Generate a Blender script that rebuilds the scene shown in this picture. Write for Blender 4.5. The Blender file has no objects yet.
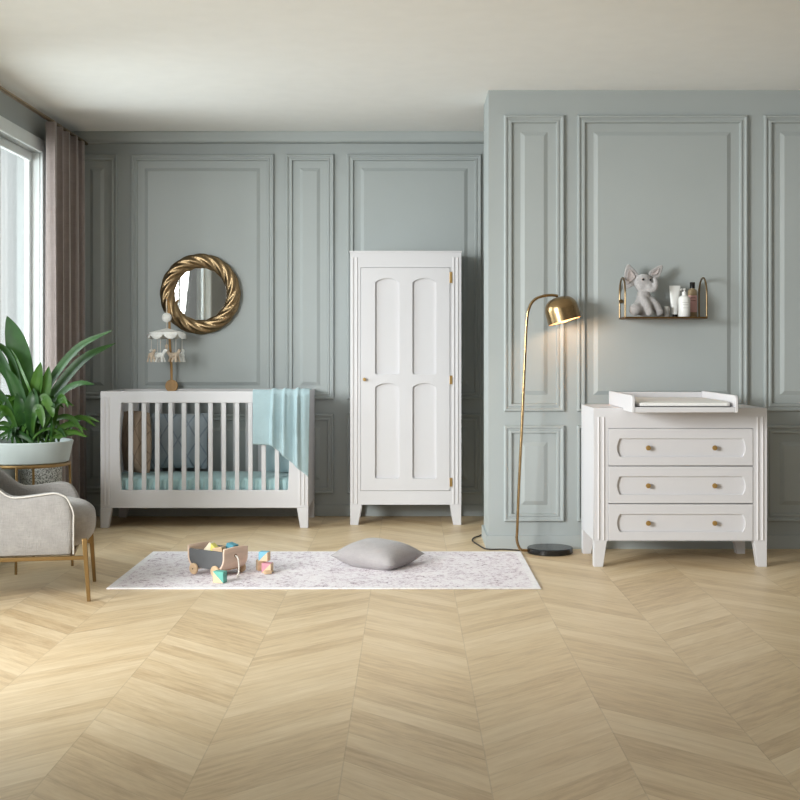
import bpy, bmesh, math, random
from mathutils import Vector, Matrix
PI = math.pi
SC = bpy.context.scene
COL = SC.collection
EYE = 1.25          # camera height
FPX = 1280.0        # focal length in pixels of the 800 px frame
VX, VY = 409.0, 351.0

def P(x, y, d):
    """room point for photo pixel (x, y) at distance d"""
    return Vector(((x - VX) / FPX * d, d, EYE - (y - VY) / FPX * d))

# ------------------------------------------------------------------ materials
def lin(c):
    return tuple(((v / 255) / 12.92 if v / 255 <= .04045 else ((v / 255 + .055) / 1.055) ** 2.4) for v in c) + (1.0,)

class NT:
    def __init__(s, mat):
        s.nt = mat.node_tree; s.n = s.nt.nodes; s.l = s.nt.links
    def new(s, t, **kw):
        n = s.n.new(t)
        for k, v in kw.items(): setattr(n, k, v)
        return n
    def link(s, a, b): s.l.new(a, b)
    def val(s, node, i, v):
        if hasattr(v, 'is_linked') or hasattr(v, 'links'): s.link(v, node.inputs[i])
        else: node.inputs[i].default_value = v
    def math(s, op, a, b=0.0, c=None):
        m = s.new('ShaderNodeMath', operation=op)
        s.val(m, 0, a); s.val(m, 1, b)
        if c is not None: s.val(m, 2, c)
        return m.outputs[0]
    def mix(s, f, a, b, blend='MIX'):
        m = s.new('ShaderNodeMix', data_type='RGBA', blend_type=blend)
        s.val(m, 0, f); s.val(m, 6, a); s.val(m, 7, b)
        return m.outputs[2]
    def coord(s, which='Object'):
        return s.new('ShaderNodeTexCoord').outputs[which]
    def mapping(s, vec, scale=(1, 1, 1), rot=(0, 0, 0), loc=(0, 0, 0)):
        m = s.new('ShaderNodeMapping'); s.link(vec, m.inputs[0])
        m.inputs['Scale'].default_value = scale; m.inputs['Rotation'].default_value = rot
        m.inputs['Location'].default_value = loc
        return m.outputs[0]
    def noise(s, vec, scale, detail=3, rough=.5):
        n = s.new('ShaderNodeTexNoise'); s.link(vec, n.inputs['Vector'])
        n.inputs['Scale'].default_value = scale; n.inputs['Detail'].default_value = detail
        n.inputs['Roughness'].default_value = rough
        return n.outputs['Fac']
    def ramp(s, f, stops):
        r = s.new('ShaderNodeValToRGB'); s.link(f, r.inputs[0])
        e = r.color_ramp.elements
        while len(e) < len(stops): e.new(.5)
        for el, (p, c) in zip(e, stops): el.position = p; el.color = c
        return r.outputs[0]

def base_mat(name):
    m = bpy.data.materials.new(name); m.use_nodes = True
    t = NT(m); b = t.n['Principled BSDF']
    return m, t, b

def mat(name, rgb, rough=.5, metal=0, var=.06, nscale=8, bump=0, bscale=200, stretch=(1, 1, 1), sheen=0, spec=.5, coat=0):
    m, t, b = base_mat(name)
    c = lin(rgb)
    v = t.mapping(t.coord(), stretch)
    n = t.noise(v, nscale, 3)
    dark = tuple(x * (1 - var * 1.6) for x in c[:3]) + (1,)
    lite = tuple(min(1, x * (1 + var)) for x in c[:3]) + (1,)
    t.link(t.ramp(n, [(.3, dark), (.7, lite)]), b.inputs['Base Color'])
    b.inputs['Roughness'].default_value = rough; b.inputs['Metallic'].default_value = metal
    b.inputs['Specular IOR Level'].default_value = spec
    if sheen:
        b.inputs['Sheen Weight'].default_value = sheen; b.inputs['Sheen Roughness'].default_value = .5
    if coat: b.inputs['Coat Weight'].default_value = coat
    if bump:
        bn = t.new('ShaderNodeBump'); bn.inputs['Strength'].default_value = bump; bn.inputs['Distance'].default_value = .004
        t.link(t.noise(v, bscale, 2), bn.inputs['Height']); t.link(bn.outputs[0], b.inputs['Normal'])
    return m

def fabric_mat(name, rgb, var=.12, weave=700, bump=.5, rough=.9, sheen=.2):
    """woven cloth: two crossed fine waves + blotchy variation"""
    m, t, b = base_mat(name)
    co = t.coord(); c = lin(rgb)
    n = t.noise(co, 14, 4, .6)
    v1 = t.noise(t.mapping(co, (1, 1, .12)), weave, 1); v2 = t.noise(t.mapping(co, (.12, .12, 1)), weave, 1)
    w = t.math('ADD', v1, v2)
    f = t.math('ADD', t.math('MULTIPLY', n, .6), t.math('MULTIPLY', w, .35))
    dark = tuple(x * (1 - var * 1.8) for x in c[:3]) + (1,); lite = tuple(min(1, x * (1 + var)) for x in c[:3]) + (1,)
    t.link(t.ramp(f, [(.4, dark), (.9, lite)]), b.inputs['Base Color'])
    b.inputs['Roughness'].default_value = rough; b.inputs['Sheen Weight'].default_value = sheen
    b.inputs['Specular IOR Level'].default_value = .2
    bn = t.new('ShaderNodeBump'); bn.inputs['Strength'].default_value = bump; bn.inputs['Distance'].default_value = .003
    t.link(w, bn.inputs['Height']); t.link(bn.outputs[0], b.inputs['Normal'])
    return m

def floor_mat():
    m, t, b = base_mat('oak_chevron')
    W = .434; PW = W / 3
    co = t.coord(); sx = t.new('ShaderNodeSeparateXYZ'); t.link(co, sx.inputs[0])
    X, Y = sx.outputs[0], sx.outputs[1]
    xs = t.math('DIVIDE', t.math('ADD', X, .635 + W * 20), W)
    col = t.math('FLOOR', xs); fx = t.math('SUBTRACT', xs, col)
    sg = t.math('SUBTRACT', t.math('MULTIPLY', t.math('MODULO', col, 2.0), 2.0), 1.0)
    xl = t.math('MULTIPLY', fx, W)
    v = t.math('ADD', Y, t.math('MULTIPLY', sg, xl))
    u = t.math('SUBTRACT', xl, t.math('MULTIPLY', sg, Y))
    vi = t.math('DIVIDE', v, PW); idx = t.math('FLOOR', vi); fv = t.math('SUBTRACT', vi, idx)
    cb = t.new('ShaderNodeCombineXYZ'); t.link(col, cb.inputs[0]); t.link(idx, cb.inputs[1])
    wn = t.new('ShaderNodeTexWhiteNoise', noise_dimensions='3D'); t.link(cb.outputs[0], wn.inputs['Vector'])
    rnd = wn.outputs['Value']
    g = t.new('ShaderNodeCombineXYZ')
    t.link(t.math('MULTIPLY', u, 1.5), g.inputs[0]); t.link(t.math('MULTIPLY', v, 12.0), g.inputs[1])
    t.link(t.math('MULTIPLY', rnd, 37.0), g.inputs[2])
    grain = t.noise(g.outputs[0], 2.2, 6, .68)
    tone = t.math('ADD', t.math('MULTIPLY', rnd, .24), t.math('MULTIPLY', grain, .82))
    c = t.ramp(tone, [(.25, lin((178, 148, 110))), (.5, lin((212, 187, 149))), (.78, lin((230, 210, 178)))])
    big = t.noise(co, 1.3, 2)
    c = t.mix(t.math('MULTIPLY', big, .25), c, lin((216, 192, 156)))
    e1 = t.math('LESS_THAN', fv, .028); e2 = t.math('LESS_THAN', fx, .009)
    c = t.mix(t.math('MULTIPLY', t.math('MAXIMUM', e1, e2), .22), c, lin((124, 100, 74)))
    t.link(c, b.inputs['Base Color'])
    b.inputs['Roughness'].default_value = .38
    t.link(t.math('ADD', .33, t.math('MULTIPLY', grain, .2)), b.inputs['Roughness'])
    bn = t.new('ShaderNodeBump'); bn.inputs['Strength'].default_value = .12; bn.inputs['Distance'].default_value = .002
    t.link(grain, bn.inputs['Height']); t.link(bn.outputs[0], b.inputs['Normal'])
    return m

def rug_mat():
    m, t, b = base_mat('faded_rug')
    co = t.coord()
    vo = t.new('ShaderNodeTexVoronoi', feature='DISTANCE_TO_EDGE'); t.link(co, vo.inputs['Vector']); vo.inputs['Scale'].default_value = 17
    n1 = t.noise(t.mapping(co, (1, .8, 1)), 46, 5, .7); n2 = t.noise(co, 6, 3); n3 = t.noise(co, 120, 2, .6)
    f = t.math('ADD', t.math('MULTIPLY', n1, 1.1), t.math('MULTIPLY', n2, .35))
    f = t.math('ADD', f, t.math('MULTIPLY', t.math('LESS_THAN', vo.outputs['Distance'], .045), .06))
    f = t.math('ADD', f, t.math('MULTIPLY', n3, .35))
    f = t.math('SUBTRACT', f, .3)
    c = t.ramp(f, [(.54, lin((240, 235, 238))), (.66, lin((228, 219, 225))), (.74, lin((206, 192, 200))), (.86, lin((140, 122, 134)))])
    # paler border band
    sx = t.new('ShaderNodeSeparateXYZ'); t.link(co, sx.inputs[0])
    bx = t.math('GREATER_THAN', t.math('ABSOLUTE', sx.outputs[0]), 1.10); by = t.math('GREATER_THAN', t.math('ABSOLUTE', sx.outputs[1]), .585)
    c = t.mix(t.math('MULTIPLY', t.math('MAXIMUM', bx, by), .65), c, lin((242, 240, 241)))
    t.link(c, b.inputs['Base Color']); b.inputs['Roughness'].default_value = .95; b.inputs['Specular IOR Level'].default_value = .1
    bn = t.new('ShaderNodeBump'); bn.inputs['Strength'].default_value = .5; bn.inputs['Distance'].default_value = .004
    t.link(n1, bn.inputs['Height']); t.link(bn.outputs[0], b.inputs['Normal'])
    return m

def split_mat(name, rgb, wood=(214, 184, 150), a=1.0, c=0.0):
    """block face painted on one side of its diagonal (object space)"""
    m, t, b = base_mat(name)
    co = t.coord(); sx = t.new('ShaderNodeSeparateXYZ'); t.link(co, sx.inputs[0])
    f = t.math('GREATER_THAN', t.math('ADD', t.math('MULTIPLY', sx.outputs[0], a), t.math('SUBTRACT', sx.outputs[2], c)), 0.0)
    n = t.noise(t.mapping(co, (1, 1, 6)), 40, 3)
    w = t.mix(n, lin(wood), lin(tuple(min(255, x + 18) for x in wood)))
    t.link(t.mix(f, w, lin(rgb)), b.inputs['Base Color']); b.inputs['Roughness'].default_value = .55
    return m

def leaf_mat(name, rgb, rgb2):
    m, t, b = base_mat(name)
    n = t.noise(t.coord(), 9, 3)
    t.link(t.ramp(n, [(.3, lin(rgb)), (.7, lin(rgb2))]), b.inputs['Base Color'])
    b.inputs['Roughness'].default_value = .42; b.inputs['Specular IOR Level'].default_value = .32
    b.inputs['Subsurface Weight'].default_value = .0
    tr = t.new('ShaderNodeBsdfTranslucent'); tr.inputs[0].default_value = lin((90, 140, 40))
    mx = t.new('ShaderNodeMixShader'); mx.inputs[0].default_value = .12
    t.link(b.outputs[0], mx.inputs[1]); t.link(tr.outputs[0], mx.inputs[2])
    t.link(mx.outputs[0], t.n['Material Output'].inputs['Surface'])
    return m

def speckle_mat():
    m, t, b = base_mat('speckled_stone')
    co = t.coord()
    vo = t.new('ShaderNodeTexVoronoi'); t.link(co, vo.inputs['Vector']); vo.inputs['Scale'].default_value = 70
    n = t.noise(co, 120, 3)
    t.link(t.ramp(n, [(.42, lin((88, 88, 86))), (.55, lin((182, 182, 178)))]), b.inputs['Base Color'])
    b.inputs['Roughness'].default_value = .7
    return m

def glass_mat():
    m, t, b = base_mat('window_glass')
    g = t.new('ShaderNodeBsdfGlossy'); g.inputs['Roughness'].default_value = .02
    tr = t.new('ShaderNodeBsdfTransparent'); tr.inputs[0].default_value = (.96, .985, .985, 1)
    fr = t.new('ShaderNodeFresnel'); fr.inputs[0].default_value = 1.45
    mx = t.new('ShaderNodeMixShader'); t.link(t.math('MULTIPLY', fr.outputs[0], .5), mx.inputs[0])
    t.link(tr.outputs[0], mx.inputs[1]); t.link(g.outputs[0], mx.inputs[2])
    t.link(mx.outputs[0], t.n['Material Output'].inputs['Surface'])
    return m

def emit_mat(name, rgb, s):
    m, t, b = base_mat(name)
    b.inputs['Base Color'].default_value = lin(rgb); b.inputs['Emission Color'].default_value = lin(rgb); b.inputs['Emission Strength'].default_value = s
    n = t.noise(t.coord(), 5); b.inputs['Roughness'].default_value = .4
    return m

def tufted_mat(name, rgb, rgb2, scale):
    """cushion cover with a diamond stitch pattern"""
    m, t, b = base_mat(name)
    co = t.coord(); sx = t.new('ShaderNodeSeparateXYZ'); t.link(co, sx.inputs[0])
    a = t.math('MULTIPLY', t.math('ADD', sx.outputs[0], t.math('MULTIPLY', sx.outputs[1], .6)), scale)
    d = t.math('MULTIPLY', t.math('SUBTRACT', sx.outputs[0], t.math('MULTIPLY', sx.outputs[1], .6)), scale)
    w = t.math('MINIMUM', t.math('ABSOLUTE', t.math('SINE', a)), t.math('ABSOLUTE', t.math('SINE', d)))
    n = t.noise(co, 30, 4)
    l = t.math('SMOOTH_MIN', w, .22, .1)
    f = t.math('ADD', t.math('MULTIPLY', l, 3.0), t.math('MULTIPLY', n, .5))
    t.link(t.ramp(f, [(.15, lin(rgb2)), (.85, lin(rgb))]), b.inputs['Base Color'])
    b.inputs['Roughness'].default_value = .9
    bn = t.new('ShaderNodeBump'); bn.inputs['Strength'].default_value = .7; bn.inputs['Distance'].default_value = .012
    t.link(l, bn.inputs['Height']); t.link(bn.outputs[0], b.inputs['Normal'])
    return m

M = {}
M['wall'] = mat('sage_paint', (169, 175, 175), .55, var=.02, nscale=1.5)
M['trim'] = mat('sage_trim', (172, 178, 178), .5, var=.02, nscale=2)
M['ceiling'] = mat('ceiling_white', (244, 244, 242), .8, var=.01)
M['floor'] = floor_mat()
M['white'] = mat('white_lacquer', (212, 210, 213), .42, var=.006, nscale=2)
M['window_white'] = mat('window_white', (226, 232, 232), .4, var=.02)
M['groove'] = mat('reed_white', (213, 210, 212), .45, var=.006, nscale=2)
M['gap'] = mat('shadow_gap', (150, 146, 144), .8)
M['knob'] = mat('knob_brass', (172, 138, 82), .38, .45, var=.04)
M['brass'] = mat('brass', (160, 134, 98), .24, 1, var=.05, nscale=20)
M['antique'] = mat('antique_gold', (146, 124, 94), .33, 1, var=.12, nscale=16)
M['chair_gold'] = mat('satin_gold', (150, 122, 80), .35, .75, var=.06)
M['dark_brass'] = mat('dark_brass', (112, 84, 50), .4, .8, var=.1)
M['mirror'] = mat('mirror_glass', (240, 240, 240), .015, 1, var=.0)
M['black'] = mat('black_marble', (24, 25, 27), .22, var=.3, nscale=14)
M['cord'] = mat('black_cord', (38, 32, 28), .6)
M['mint'] = fabric_mat('mint_cloth', (170, 192, 198), .06, 420, .35)
M['mint_sheet'] = fabric_mat('mint_sheet', (188, 220, 222), .05, 500, .2)
M['curtain'] = fabric_mat('mauve_velvet', (150, 138, 135), .08, 160, .3, .95, .35)
M['linen'] = fabric_mat('oatmeal_linen', (152, 148, 145), .12, 260, .7)
M['linen_in'] = fabric_mat('oatmeal_linen_inner', (164, 159, 156), .10, 260, .7)
M['piping'] = mat('cream_piping', (192, 187, 181), .8)
M['grey_cushion'] = fabric_mat('mauve_grey_cloth', (170, 164, 164), .07, 300, .5)
M['brown'] = tufted_mat('brown_quilt', (158, 138, 118), (120, 100, 84), 26)
M['blue'] = tufted_mat('slate_quilt', (158, 168, 177), (120, 132, 144), 22)
M['rug'] = rug_mat()
M['wood'] = mat('pale_beech', (214, 182, 146), .5, var=.09, nscale=5, stretch=(1, 1, 8))
M['ply'] = mat('rosy_plywood', (226, 198, 178), .55, var=.08, nscale=6, stretch=(1, 1, 6))
M['oak'] = mat('honey_beech', (190, 146, 92), .5, var=.1, nscale=6, stretch=(6, 6, 1))
M['slate'] = mat('slate_paint', (96, 97, 99), .6, var=.05)
M['felt'] = mat('cream_felt', (255, 253, 248), .95, var=.04, nscale=60, bump=.5, bscale=300)
M['felt_beige'] = mat('beige_felt', (226, 206, 184), .95, var=.06, nscale=60, bump=.5, bscale=300)
M['rope'] = mat('cotton_cord', (228, 222, 212), .9, bump=.4, bscale=500)
M['pot'] = mat('pale_glaze', (182, 192, 191), .6, var=.03)
M['soil'] = mat('soil', (70, 58, 46), .95, var=.35, nscale=60, bump=1, bscale=90)
M['leaf'] = leaf_mat('leaf_dark', (24, 50, 22), (44, 80, 36))
M['leaf2'] = leaf_mat('leaf_fresh', (38, 72, 26), (70, 104, 42))
M['speckle'] = speckle_mat()
M['glass'] = glass_mat()
M['plush'] = mat('grey_plush', (176, 172, 172), .95, var=.1, nscale=90, bump=1, bscale=260, sheen=.6)
M['plush_in'] = mat('rosy_ear', (182, 172, 170), .95, var=.06, nscale=90, bump=.6, bscale=260)
M['bead'] = mat('black_bead', (16, 16, 18), .2)
M['plastic'] = mat('white_plastic', (232, 232, 230), .35, var=.01)
M['print'] = mat('grey_print', (188, 188, 186), .5)
M['amber'] = mat('amber_wash', (158, 138, 108), .2, var=.05, coat=.4)
M['pink_label'] = mat('pink_label', (206, 160, 156), .6, var=.06)
M['jar'] = mat('grey_glaze', (168, 166, 162), .5)
M['pad'] = mat('ruffled_white', (236, 234, 232), .9, var=.02, bump=.6, bscale=60)
M['bulb'] = emit_mat('warm_bulb', (255, 206, 150), 3)
M['shade_in'] = mat('shade_lining', (206, 178, 140), .5)

# ------------------------------------------------------------------ objects
def finish(o, smooth=None):
    if smooth is not None:
        me = o.data
        for p in me.polygons: p.use_smooth = True
        bm = bmesh.new(); bm.from_mesh(me)
        for e in bm.edges:
            e.smooth = not (len(e.link_faces) == 2 and e.calc_face_angle(0) > math.radians(smooth))
        bm.to_mesh(me); bm.free()
    return o

def obj(name, bm, m, parent=None, local=False, smooth=40, bevel=0, subsurf=0, solid=0, recalc=True):
    """link a bmesh as ONE mesh object. Vertices are in room space unless local."""
    if recalc: bmesh.ops.recalc_face_normals(bm, faces=bm.faces)
    if parent is not None and not local:
        bm.transform(world(parent).inverted())
    me = bpy.data.meshes.new(name); bm.to_mesh(me); bm.free()
    o = bpy.data.objects.new(name, me); COL.objects.link(o)
    me.materials.append(m)
    o.parent = parent
    finish(o, smooth)
    if solid:
        s = o.modifiers.new('thickness', 'SOLIDIFY'); s.thickness = solid; s.offset = 0
    if bevel:
        b = o.modifiers.new('bevel', 'BEVEL'); b.width = bevel; b.segments = 2; b.limit_method = 'ANGLE'; b.angle_limit = math.radians(40)
    if subsurf:
        s = o.modifiers.new('subsurf', 'SUBSURF'); s.levels = subsurf; s.render_levels = subsurf
    return o

def world(o):
    mt = Matrix.LocRotScale(o.location, o.rotation_euler, o.scale)
    return world(o.parent) @ mt if o.parent else mt

def tag(o, label, cat, group=None, kind=None):
    o['label'] = label; o['category'] = cat
    if group: o['group'] = group
    if kind: o['kind'] = kind
    return o

def thing(name, label, cat, loc=(0, 0, 0), rot=(0, 0, 0), group=None):
    o = bpy.data.objects.new(name, None); COL.objects.link(o)
    o.location = loc; o.rotation_euler = rot; o.empty_display_size = .1
    return tag(o, label, cat, group)

def single(name, bm, m, label, cat, origin=None, group=None, **kw):
    """a top-level thing that is one mesh; origin moved to `origin`"""
    if origin is not None: bm.transform(Matrix.Translation(-Vector(origin)))
    o = obj(name, bm, m, None, **kw)
    if origin is not None: o.location = origin
    return tag(o, label, cat, group)

def struct(name, bm, m, **kw):
    o = obj(name, bm, m, None, **kw); o['kind'] = 'structure'; return o

# ------------------------------------------------------------------ mesh bits
def box(bm, x0, x1, y0, y1, z0, z1):
    vs = [bm.verts.new(p) for p in ((x0, y0, z0), (x1, y0, z0), (x1, y1, z0), (x0, y1, z0), (x0, y0, z1), (x1, y0, z1), (x1, y1, z1), (x0, y1, z1))]
    for f in ((0, 3, 2, 1), (4, 5, 6, 7), (0, 1, 5, 4), (1, 2, 6, 5), (2, 3, 7, 6), (3, 0, 4, 7)): bm.faces.new([vs[i] for i in f])
    return vs

def Box(*a):
    bm = bmesh.new(); box(bm, *a); return bm

def hexa(bm, bottom, top):
    """8-corner solid from two 4-point loops"""
    a = [bm.verts.new(p) for p in bottom]; b = [bm.verts.new(p) for p in top]
    bm.faces.new(a[::-1]); bm.faces.new(b)
    for i in range(4):
        j = (i + 1) % 4; bm.faces.new((a[i], a[j], b[j], b[i]))

def tube(bm, pts, r, n=10, cap=True, rr=None, flat=None):
    pts = [Vector(p) for p in pts]; rings = []
    t0 = (pts[1] - pts[0]).normalized()
    up = Vector((0, 0, 1)) if abs(t0.z) < .9 else Vector((0, 1, 0))
    nrm = t0.cross(up).normalized()
    for i, p in enumerate(pts):
        t = (pts[min(i + 1, len(pts) - 1)] - pts[max(i - 1, 0)]).normalized()
        nrm = (nrm - t * nrm.dot(t)).normalized(); b = t.cross(nrm)
        ra = rr[i] if rr else r
        rings.append([bm.verts.new(p + (nrm * math.cos(2 * PI * k / n) + b * math.sin(2 * PI * k / n)) * ra) for k in range(n)])
    for a, b in zip(rings, rings[1:]):
        for k in range(n): bm.faces.new((a[k], a[(k + 1) % n], b[(k + 1) % n], b[k]))
    if cap: bm.faces.new(rings[0][::-1]); bm.faces.new(rings[-1])

def spline(pts, n=8):
    pts = [Vector(p) for p in pts]; out = []
    ext = [pts[0] * 2 - pts[1]] + pts + [pts[-1] * 2 - pts[-2]]
    for i in range(1, len(ext) - 2):
        p0, p1, p2, p3 = ext[i - 1:i + 3]
        for k in range(n):
            t = k / n
            out.append(.5 * ((2 * p1) + (p2 - p0) * t + (2 * p0 - 5 * p1 + 4 * p2 - p3) * t * t + (3 * p1 - p0 - 3 * p2 + p3) * t ** 3))
    out.append(pts[-1]); return out

def lathe(bm, prof, n=32, mtx=None):
    """prof: list of (radius, z); closed with fans where radius is 0"""
    rings = []; new = []
    for r, z in prof:
        if r < 1e-6: rings.append([bm.verts.new((0, 0, z))])
        else: rings.append([bm.verts.new((r * math.cos(2 * PI * k / n), r * math.sin(2 * PI * k / n), z)) for k in range(n)])
        new += rings[-1]
    for a, b in zip(rings, rings[1:]):
        for k in range(n):
            j = (k + 1) % n
            if len(a) == 1 and len(b) == 1: continue
            if len(a) == 1: bm.faces.new((a[0], b[j], b[k]))
            elif len(b) == 1: bm.faces.new((a[k], a[j], b[0]))
            else: bm.faces.new((a[k], a[j], b[j], b[k]))
    if mtx is not None: bmesh.ops.transform(bm, matrix=mtx, verts=new)
    return new

def ball(bm, c, r, scale=(1, 1, 1), u=20, v=12, rot=None):
    mtx = Matrix.Translation(c)
    if rot is not None: mtx = mtx @ rot
    mtx = mtx @ Matrix.Diagonal((scale[0], scale[1], scale[2], 1))
    bmesh.ops.create_uvsphere(bm, u_segments=u, v_segments=v, radius=r, matrix=mtx)

def plate(outer, holes, y0, y1):
    """flat board in the XZ plane with holes, thickness y0..y1, as a bmesh"""
    cu = bpy.data.curves.new('tmp', 'CURVE'); cu.dimensions = '2D'; cu.fill_mode = 'BOTH'; cu.extrude = abs(y1 - y0) / 2
    for poly in [outer] + holes:
        s = cu.splines.new('POLY'); s.points.add(len(poly) - 1); s.use_cyclic_u = True
        for p, (x, z) in zip(s.points, poly): p.co = (x, z, 0, 1)
    o = bpy.data.objects.new('tmp', cu); COL.objects.link(o)
    dg = bpy.context.evaluated_depsgraph_get(); dg.update()
    me = bpy.data.meshes.new_from_object(o.evaluated_get(dg))
    bm = bmesh.new(); bm.from_mesh(me)
    bpy.data.objects.remove(o); bpy.data.curves.remove(cu); bpy.data.meshes.remove(me)
    ym = (y0 + y1) / 2
    for v in bm.verts: v.co = Vector((v.co.x, ym - v.co.z, v.co.y))
    bmesh.ops.remove_doubles(bm, verts=bm.verts, dist=1e-5)
    return bm

def rect(x0, x1, z0, z1): return [(x0, z0), (x1, z0), (x1, z1), (x0, z1)]

def panel(bm, x0, x1, z0, z1, yw, prof):
    """concentric rectangular moulding on a wall whose face (normal -Y) is at yw"""
    loops = []
    for ins, dep in prof:
        loops.append([bm.verts.new((x, yw - dep, z)) for x, z in rect(x0 + ins, x1 - ins, z0 + ins, z1 - ins)])
    for a, b in zip(loops, loops[1:]):
        for i in range(4):
            j = (i + 1) % 4; bm.faces.new((a[i], a[j], b[j], b[i]))
    bm.faces.new(loops[-1])

PROF = [(0, -.004), (0, .016), (.006, .028), (.014, .028), (.021, .018), (.030, .016), (.036, .023), (.046, .023), (.051, .003), (.104, .002), (.130, .014)]

# ------------------------------------------------------------------ the room
BACK, JUT, LEFT, CEIL = 9.70, 8.10, -2.55, 2.90
struct('floor', Box(-4.2, 4.0, 1.5, BACK + .3, -.08, 0), M['floor'], smooth=None)
struct('ceiling', Box(-2.9, 4.0, 1.5, BACK + .3, CEIL, CEIL + .08), M['ceiling'], smooth=None)

bm = bmesh.new(); box(bm, -2.8, 1.6, BACK, BACK + .2, 0, CEIL)
for x0, x1 in ((-2.52, -2.205), (-2.106, -1.023), (-.932, -.568), (-.470, .548)):
    panel(bm, x0, x1, .885, 2.74, BACK, PROF); panel(bm, x0, x1, .172, .775, BACK, PROF)
struct('wall_back', bm, M['wall'], smooth=20, recalc=True)
struct('baseboard_back', Box(LEFT, .60, BACK - .016, BACK + .01, 0, .085), M['trim'], bevel=.004)
struct('trim_1', Box(LEFT, 3.6, BACK - .09, BACK + .02, CEIL - .08, CEIL + .01), M['trim'], bevel=.02)

bm = bmesh.new(); box(bm, .503, 3.7, JUT, JUT + .5, 0, CEIL)
for x0, x1 in ((.601, .981), (1.063, 2.139), (2.242, 3.32)):
    panel(bm, x0, x1, .868, 2.74, JUT, PROF); panel(bm, x0, x1, .172, .780, JUT, PROF)
struct('wall_right', bm, M['wall'], smooth=20)
bm = bmesh.new(); box(bm, .488, 3.7, JUT - .016, JUT + .0, 0, .082); box(bm, .488, .503, JUT + .0002, JUT + .5, 0, .082)
struct('baseboard_right', bm, M['trim'])

# left wall, in pieces around its two window openings
W1 = (7.12, 8.84, .60, 2.62); W2 = (3.0, 6.9, .30, 2.62)
bm = bmesh.new()
for a, b in ((1.5, W2[0]), (W2[1], W1[0]), (W1[1], BACK + .2)): box(bm, LEFT - .10, LEFT, a, b, 0, CEIL)
for w in (W1, W2):
    box(bm, LEFT - .10, LEFT, w[0], w[1], 0, w[2]); box(bm, LEFT - .10, LEFT, w[0], w[1], w[3], CEIL)
struct('wall_left', bm, M['wall'], smooth=None)
struct('baseboard_left', Box(LEFT - .01, LEFT + .016, 1.5, BACK - .01, 0, .085), M['trim'], bevel=.004)

def window(name, w, mullions):
    y0, y1, z0, z1 = w; xa, xb = LEFT - .080, LEFT - .055
    bm = bmesh.new()
    for a, b in ((y0, y0 + .05), (y1 - .05, y1)): box(bm, xa, xb, a, b, z0, z1)
    box(bm, xa, xb + .005, y0, y1, z0, z0 + .06); box(bm, xa, xb + .005, y0, y1, z1 - .06, z1)
    for ym in mullions:
        box(bm, xa, xb, ym - .03, ym + .03, z0, z1)
    o = struct(name, bm, M['window_white'], bevel=.006)
    bm = bmesh.new(); box(bm, LEFT - .070, LEFT - .066, y0 + .04, y1 - .04, z0 + .05, z1 - .05)
    g = obj('pane', bm, M['glass'], o, smooth=None)
    # reveal lining + architrave + sill
    bm = bmesh.new()
    for a, b in ((y0 - .09, y0), (y1, y1 + .09)): box(bm, LEFT - .001, LEFT + .022, a, b, z0 - .02, z1 + .09)
    box(bm, LEFT - .001, LEFT + .022, y0, y1, z1, z1 + .09)
    s = obj('architrave', bm, M['window_white'], o, bevel=.006)
    bm = bmesh.new()
    for a, b in ((y0, y0 + .006), (y1 - .006, y1)): box(bm, LEFT - .10, LEFT, a, b, z0, z1)
    s = obj('jamb_lining', bm, M['window_white'], o)
    s = obj('sill', Box(LEFT - .055, LEFT + .05, y0 - .1, y1 + .1 if y1 < 7 else y1, z0 - .04, z0), M['window_white'], o, bevel=.006)
    return o
window('window_1', W1, (7.50, 8.14))
window('window_2', W2, (4.75,))

# ------------------------------------------------------------------ curtain
def curtain_bm(y0, y1, xc, z0, z1, folds, amp, seed):
    rnd = random.Random(seed); bm = bmesh.new(); nu, nv = folds * 14, 14; rows = []
    ph = [rnd.uniform(-.5, .5) for _ in range(folds + 2)]; am = [rnd.uniform(.55, 1.1) for _ in range(folds + 2)]
    for j in range(nv + 1):
        t = j / nv; row = []
        for i in range(nu + 1):
            s = i / nu; k = s * folds; i0 = int(k); fr = k - i0
            a = am[i0] * (1 - fr) + am[i0 + 1] * fr; p = ph[i0] * (1 - fr) + ph[i0 + 1] * fr
            w = math.sin(2 * PI * k + p + .25 * math.sin(3 * t + i0)); w = math.copysign(abs(w) ** .7, w)
            y = y0 + (y1 - y0) * s + .018 * math.cos(4 * PI * k + p)
            row.append(bm.verts.new((xc + amp * a * w * (.75 + .25 * t), y, z1 + (z0 - z1) * t)))
        rows.append(row)
    for a, b in zip(rows, rows[1:]):
        for i in range(nu): bm.faces.new((a[i], a[i + 1], b[i + 1], b[i]))
    return bm
c = single('curtain', curtain_bm(8.62, 9.60, LEFT + .115, .015, 2.80, 5, .060, 4), M['curtain'],
           'mauve grey velvet curtain hanging in folds beside the bright window', 'curtain', origin=(LEFT + .1, 9.2, 0), solid=.006, smooth=60)
bm = bmesh.new(); tube(bm, [(LEFT + .115, 6.7, 2.815), (LEFT + .115, 9.66, 2.815)], .014)
rod = single('curtain_rod', bm, M['brass'], 'thin brass rod above the window carrying the mauve curtain', 'curtain rod', origin=(LEFT + .115, 8.2, 2.815))

# ------------------------------------------------------------------ furniture helpers
def tapered_leg(x0, x1, y0, y1, ztop, side, k=.30):
    """leg whose inner side tapers; side=+1 when the outer face is at x0"""
    bm = bmesh.new(); w = (x1 - x0) * k
    a0, a1 = (x0, x1 - w) if side > 0 else (x0 + w, x1)
    hexa(bm, [(a0, y0, 0), (a1, y0, 0), (a1, y1, 0), (a0, y1, 0)], [(x0, y0, ztop), (x1, y0, ztop), (x1, y1, ztop), (x0, y1, ztop)])
    return bm

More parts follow.
